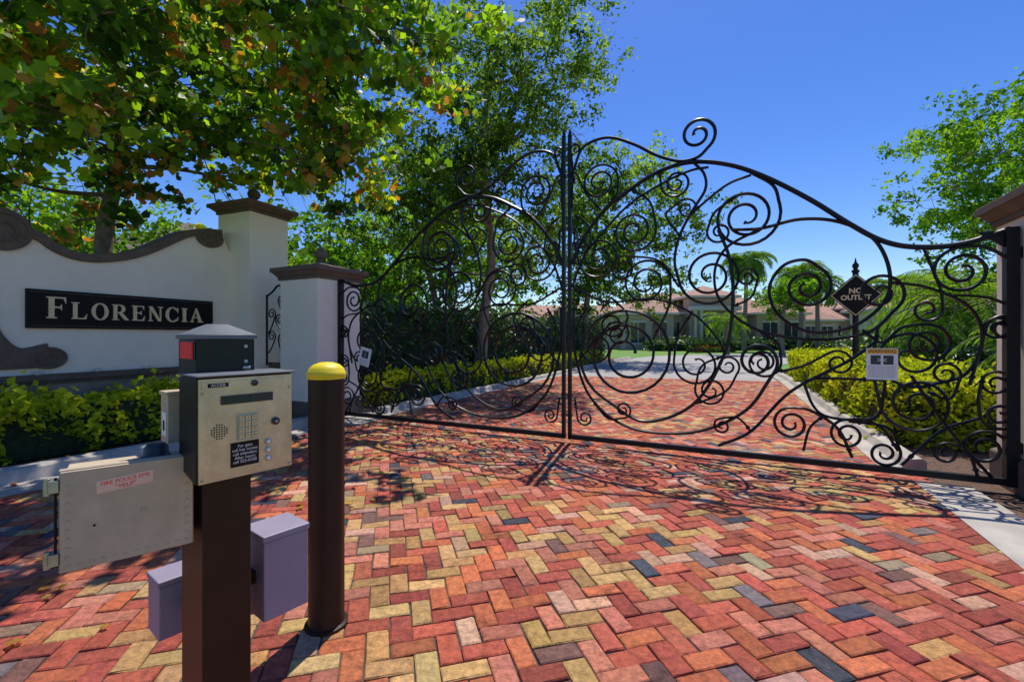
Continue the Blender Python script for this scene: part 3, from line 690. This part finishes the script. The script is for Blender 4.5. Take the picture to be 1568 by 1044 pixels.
# ------------------------------------------------------------------ no outlet sign
e=empty('no_outlet_sign',(6.05,8.05,0)); mb=MB()
mb.lathe((6.05,8.05,0),[(.1,0),(.1,.1),(.05,.14),(.045,.5),(.045,2.52),(.06,2.53),(.06,2.56),(.03,2.58),(.05,2.63),(.05,2.66),(.02,2.7),(.005,2.78)],'iron',16)
mb.build('post',e)
mb=MB(); dr=np.array([.85,-.53,0]); dn=np.array([-.53,-.85,0]); f=frame((6.0,7.98,2.12),dr,Z,dn)
a=.38; mb.prism([(0,-a),(a,0),(0,a),(-a,0)],f,0,.012,'ink'); b=a-.02
for s_ in ([(0,-b),(b,0),(b-.018,0),(0,-b+.018)],[(b,0),(0,b),(0,b-.018),(b-.018,0)],[(0,b),(-b,0),(-b+.018,0),(0,b-.018)],[(-b,0),(0,-b),(0,-b+.018),(-b+.018,0)]): mb.prism(s_,f,.0121,.0135,'gold')
text(mb,'NO',.125,f,0,.07,.014,'gold',bold=.004); text(mb,'OUTLET',.115,f,0,-.045,.0141,'gold',sx=1.0,bold=.004); mb.build('diamond_panel',e)

# ------------------------------------------------------------------ vegetation
MP=MAP
hedge('shrub_hedge',[(-7.3,2.9),(-6.55,4.2),(-5.75,5.5),(-5.0,7.0)],.95,.62,11000,.095,'hedgey',3,.12)
hedge('boxwood_hedge',[(-2.65,9.3),(-.6,13.3),(1.0,16.6),(4.0,23)],.9,.62,16000,.08,'hedgey',5,.07)
hedge('viburnum_hedge',[(-4.6,9.6),(-2.9,13),(.2,19),(5.0,28.5)],1.5,2.2,20000,.15,'hedged',6,.2)
hedge('boxwood_hedge',[(5.6,5.7),(6.9,8.4),(8.6,12),(10.4,15.6)],1.6,.88,24000,.08,'hedgey',8,.09)
hedge('shrub_hedge',[(9.5,8.5),(12,14),(15,20)],1.6,1.3,9000,.14,'hedged',9,.18)
hedge('flower_bed',[(16,40.5),(20,42)],1.2,.35,1500,.16,'flower',10,.12)
hedge('foundation_hedge',[(14,45.5),(22,47),(34,50),(60,56)],2,1.0,7000,.35,'hedged',11,.3)
tree('sycamore_tree',(-7.45,8.35,0),[(0,0,0),(.05,0,1.6),(-.05,.05,3.2),(.3,0,4.8),(.5,-.2,6.6),(.4,-.2,8.2)],.19,(-6.1,7.7,6.6),(5.2,3.5,3.0),86,255,1.0,.15,'syc','barkd',MP,21,up=.15,
  extra=[(-2.3,7.3,5.6),(-1.9,7.4,6.6),(-2.5,7.6,4.7),(-3.1,7.2,4.2),(-3.3,7.8,4.2),(-3.6,7.4,4.9),(-8.5,7.0,4.0),(-9.4,7.5,4.6),(-1.8,7.8,7.6),(-2.6,7.2,8.0),(-5.3,7.4,4.7),(-7.3,6.8,4.6),(-3.2,7.4,6.2),(-9.3,8.5,3.5),(-6.2,7.0,4.2),(-8.6,8.9,3.6),(-6.3,5.3,5.0),(-4.6,5.4,5.4),(-3.2,5.9,5.6),(-7.6,5.2,5.6),
  (-3.6,4.8,5.9),(-2.5,5.0,6.3),(-4.7,4.5,6.0),(-5.7,4.4,5.9),(-2.2,5.9,6.5),(-3.1,4.0,6.3),(-4.3,3.8,6.4),(-6.8,4.3,6.0)])
tree('oak_tree',(-1.0,14.6,0),[(0,0,0),(.1,0,2),(.35,0,4),(.1,.1,6.5),(.2,0,9),(.4,0,11.5)],.2,(-.6,14.4,7.9),(3.6,2.6,5.2),70,420,1.0,.15,'oak','bark',DIA,22,up=.1,
  extra=[(1.9,14,11.5),(2.3,14.3,10.2),(1.6,14,12.6),(-2.5,14,3.4),(2.2,14.5,7.5)])
tree('oak_tree',(-2.3,15.6,0),[(0,0,0),(-.3,0,2.5),(-.9,0,5),(-1.5,0,8)],.15,(-3.2,15.6,6.0),(2.2,1.8,3.6),22,400,.95,.15,'oak','bark',DIA,23,up=.1)
tree('oak_tree',(3.9,25.2,0),[(0,0,0),(.2,0,3),(.6,0,6),(1,0,10)],.22,(5.6,25.2,7.2),(4.6,3.2,4.6),50,400,1.35,.23,'oak','bark',DIA,24,up=.1)
tree('oak_tree',(-8,20,0),[(0,0,0),(.2,0,2),(.1,0,4),(0,0,6)],.2,(-8,20,4.8),(3.4,2.6,2.6),30,300,1.2,.24,'ash','bark',DIA,25,rbias=.1)
tree('oak_tree',(-3.8,27,0),[(0,0,0),(.2,0,2),(.1,0,5),(0,0,8)],.22,(-3.8,27,5.6),(4.8,3,3.8),36,320,1.4,.28,'ash','bark',DIA,26,rbias=.1)
tree('ash_tree',(-11.5,12.0,0),[(0,0,0),(.1,0,1.5),(0,.2,3),(.1,0,4.5)],.13,(-11.3,11.6,3.9),(2.6,1.4,1.5),20,300,1.0,.16,'ash','bark',DIA,29,rbias=.05)
tree('ash_tree',(15.6,13.4,0),[(0,0,0),(0,0,2.5),(-.2,0,5),(-.1,0,7)],.16,(15.0,13.4,6.4),(3.1,3.0,2.6),50,340,.95,.16,'ash','bark',DIA,27,up=.15,
  extra=[(12.7,12.8,4.9),(12.4,13,6.2),(13,13,4.2),(13.2,13,7.5),(12.3,12.6,5.5),(12.9,12.6,3.6)])
tree('oak_tree',(19.5,33,0),[(0,0,0),(0,0,2),(.2,0,4)],.2,(19.9,33.5,4.2),(2.0,2.0,1.4),14,300,1.1,.25,'ash','bark',DIA,28)
palm('date_palm',(10.3,10.2,0),2.0,2.5,36,.13,31,1.2)
palm('date_palm',(12.8,12.8,0),2.5,2.6,32,.13,32,1.2)
palm('date_palm',(8.9,7.3,0),1.2,1.5,26,.08,36,1.1)
palm('queen_palm',(22.3,44,0),8.6,3.1,34,.19,33,1.4,lw=.07)
palm('queen_palm',(27.0,43,0),7.2,3.4,38,.19,34,1.4,lw=.07)
palm('queen_palm',(29.4,44,0),6.4,3.2,38,.19,39,1.4,lw=.07)
palm('queen_palm',(16.3,34.5,0),2.4,2.0,26,.12,35,1.1,lw=.05)
palm('queen_palm',(36,44,0),6.2,3,30,.17,37,1.2,lw=.06)
palm('date_palm',(25,27,0),2.6,2.6,30,.15,38,1.2,lw=.04)
g=np.random.default_rng(40);pos=[];rn=[]
for i in range(110):
    px=g.uniform(-95,150); y=g.uniform(72,100); h=g.uniform(3,8.0); s=g.uniform(2,3.6); 
    c=np.array([px,y,h*g.uniform(.3,1)])
    n=200; pos.append(c+g.normal(size=(n,3))*s*np.array([.6,.6,.42])); rn.append(g.normal(.45+g.normal()*.15,.2,n))
for i in range(45):
    c=np.array([g.uniform(-40,-9),g.uniform(22,34),g.uniform(1,5)]); n=200; pos.append(c+g.normal(size=(n,3))*1.3); rn.append(g.normal(.5,.2,n))
for i in range(34):
    c=np.array([g.uniform(24,70),g.uniform(29,32),g.uniform(.5,2.0)]); n=220; pos.append(c+g.normal(size=(n,3))*np.array([1.2,1,.6])); rn.append(g.normal(.45,.2,n))
pos=np.vstack(pos);pos[:,2]=np.abs(pos[:,2]); leaves('distant_trees',pos,.8,np.concatenate(rn),'far',DIA*np.array([1,1.4]),.3,None,41)
g=np.random.default_rng(50); n=420; x=g.uniform(-6.5,-1,n); y=g.uniform(1.2,8,n); 
leaves('fallen_leaves',np.c_[x,y,np.full(n,.022)],.05,g.uniform(.86,1,n),'syc',MP,3,None,51)

# ------------------------------------------------------------------ houses
def hip(mb,x0,x1,y0,y1,z,rise,over,k):
    x0-=over;x1+=over;y0-=over;y1+=over; d=min(x1-x0,y1-y0)/2
    if x1-x0>=y1-y0: r=[(x0+d,(y0+y1)/2,z+rise),(x1-d,(y0+y1)/2,z+rise)]; F=[(0,1,5,4),(2,3,4,5),(3,0,4),(1,2,5)]
    else: r=[((x0+x1)/2,y0+d,z+rise),((x0+x1)/2,y1-d,z+rise)]; F=[(1,2,5,4),(3,0,4,5),(0,1,4),(2,3,5)]
    mb.add([(x0,y0,z),(x1,y0,z),(x1,y1,z),(x0,y1,z)]+r,F+[(3,2,1,0)],k)
    mb.box((x0,y0,z-.22),(x1-x0,0,0),(0,y1-y0,0),(0,0,.215),'cream')
def house(name,x,y,Wd,rot=0,wall='tan',roof='tile',s=1.,entry=True):
    e=empty(name,(x,y,0)); w=MB();r=MB();g_=MB();t=MB()
    H=3.4*s; D=10*s
    w.box((x-Wd/2,y,-.05),(Wd,0,0),(0,D,0),(0,0,H+.05),wall); hip(r,x-Wd/2,x+Wd/2,y,y+D,H+.22,2.3*s,.6,roof)
    if entry:
        w.box((x-2.2*s,y-1.6*s,-.05),(4.4*s,0,0),(0,1.59*s,0),(0,0,4.9*s),wall); hip(r,x-2.2*s,x+2.2*s,y-1.6*s,y+3*s,5.1*s,1.2*s,.45,roof)
        g_.box((x-.9*s,y-1.66*s,0),(1.8*s,0,0),(0,.05,0),(0,0,3.1*s),'glass'); 
        for dx in (-1.05,0,1.05-.12): t.box((x+dx*s,y-1.72*s,0),(.12*s,0,0),(0,.055,0),(0,0,3.2*s),'cream')
        t.box((x-1.2*s,y-1.73*s,3.21*s),(2.4*s,0,0),(0,.07,0),(0,0,.2*s),'cream')
        for dx in (-1.9,-1.35,1.2,1.75): t.lathe((x+dx*s,y-2.3*s,0),[(.2*s,0),(.2*s,.2),(.14*s,.25),(.13*s,3.4*s),(.2*s,3.5*s),(.2*s,3.65*s)],'cream',12)
        t.box((x-2.3*s,y-2.6*s,3.66*s),(4.6*s,0,0),(0,.99*s,0),(0,0,.4*s),'cream')
    for sg in (-1,1):
        xa=x+sg*Wd*.34-2.3*s
        w.box((xa,y-2.2*s,-.05),(4.6*s,0,0),(0,2.19*s,0),(0,0,H*.96),wall); hip(r,xa,xa+4.6*s,y-2.2*s,y+4*s,H*.96+.2,1.7*s,.45,roof)
        for q in (0.6,2.6):
            g_.box((xa+q*s,y-2.26*s,.7),(1.3*s,0,0),(0,.05,0),(0,0,1.9*s),'glass'); t.box((xa+(q-.1)*s,y-2.28*s,.55),(1.5*s,0,0),(0,.07,0),(0,0,.14),'cream'); t.box((xa+(q-.1)*s,y-2.28*s,.71+1.9*s),(1.5*s,0,0),(0,.07,0),(0,0,.18),'cream'); t.box((xa+(q+.6)*s,y-2.27*s,.7),(.07,0,0),(0,.009,0),(0,0,1.9*s),'cream')
    for dx in (-.18,.15):
        g_.box((x+dx*Wd,y-.05,.9),(.7*s,0,0),(0,.04,0),(0,0,1.8*s),'glass'); t.box((x+dx*Wd-.1,y-.07,.75),(.9*s,0,0),(0,.06,0),(0,0,.13),'cream')
    w.build('walls',e);r.build('roof',e);g_.build('windows_and_door',e);t.build('trim_and_columns',e)
house('stucco_house',22,52,21,s=1.15)
house('stucco_house',9,66,22,s=1.05)
house('stucco_house',45,58,22)
house('stucco_house',41,35,14,s=1.1,wall='cream')
house('clubhouse',-16.5,17,13,roof='tileb',s=1.1,entry=False)

# ------------------------------------------------------------------ light, sky, camera
el=math.radians(66); az=math.radians(17.5)
sd=Vector((math.sin(az)*math.cos(el),math.cos(az)*math.cos(el),math.sin(el)))
sl=bpy.data.lights.new('sun','SUN'); sl.energy=5.0; sl.angle=math.radians(.45); sl.color=(1,.94,.85)
so=bpy.data.objects.new('sun',sl); so.rotation_euler=(-sd).to_track_quat('-Z','Y').to_euler(); so.location=sd*40; sc.collection.objects.link(so)
wd=bpy.data.worlds.new('World'); sc.world=wd; wd.use_nodes=True; t=wd.node_tree
bg=t.nodes['Background']; sk=t.nodes.new('ShaderNodeTexSky'); sk.sky_type='NISHITA'; sk.sun_disc=False; sk.sun_elevation=el; sk.sun_rotation=az
sk.air_density=1.0; sk.dust_density=.3; sk.ozone_density=4.0
hs=t.nodes.new('ShaderNodeHueSaturation'); hs.inputs['Hue'].default_value=.517; hs.inputs['Saturation'].default_value=1.32; hs.inputs['Value'].default_value=1.12
t.links.new(sk.outputs[0],hs.inputs['Color']); t.links.new(hs.outputs[0],bg.inputs['Color']); bg.inputs['Strength'].default_value=.14
cam=bpy.data.cameras.new('camera'); cam.sensor_width=36; cam.lens=16.07; cam.shift_y=-.0045; cam.clip_end=2000; cam.clip_start=.02
co=bpy.data.objects.new('camera',cam); co.location=(0,0,1.4); co.rotation_euler=(math.radians(90),0,0); sc.collection.objects.link(co); sc.camera=co
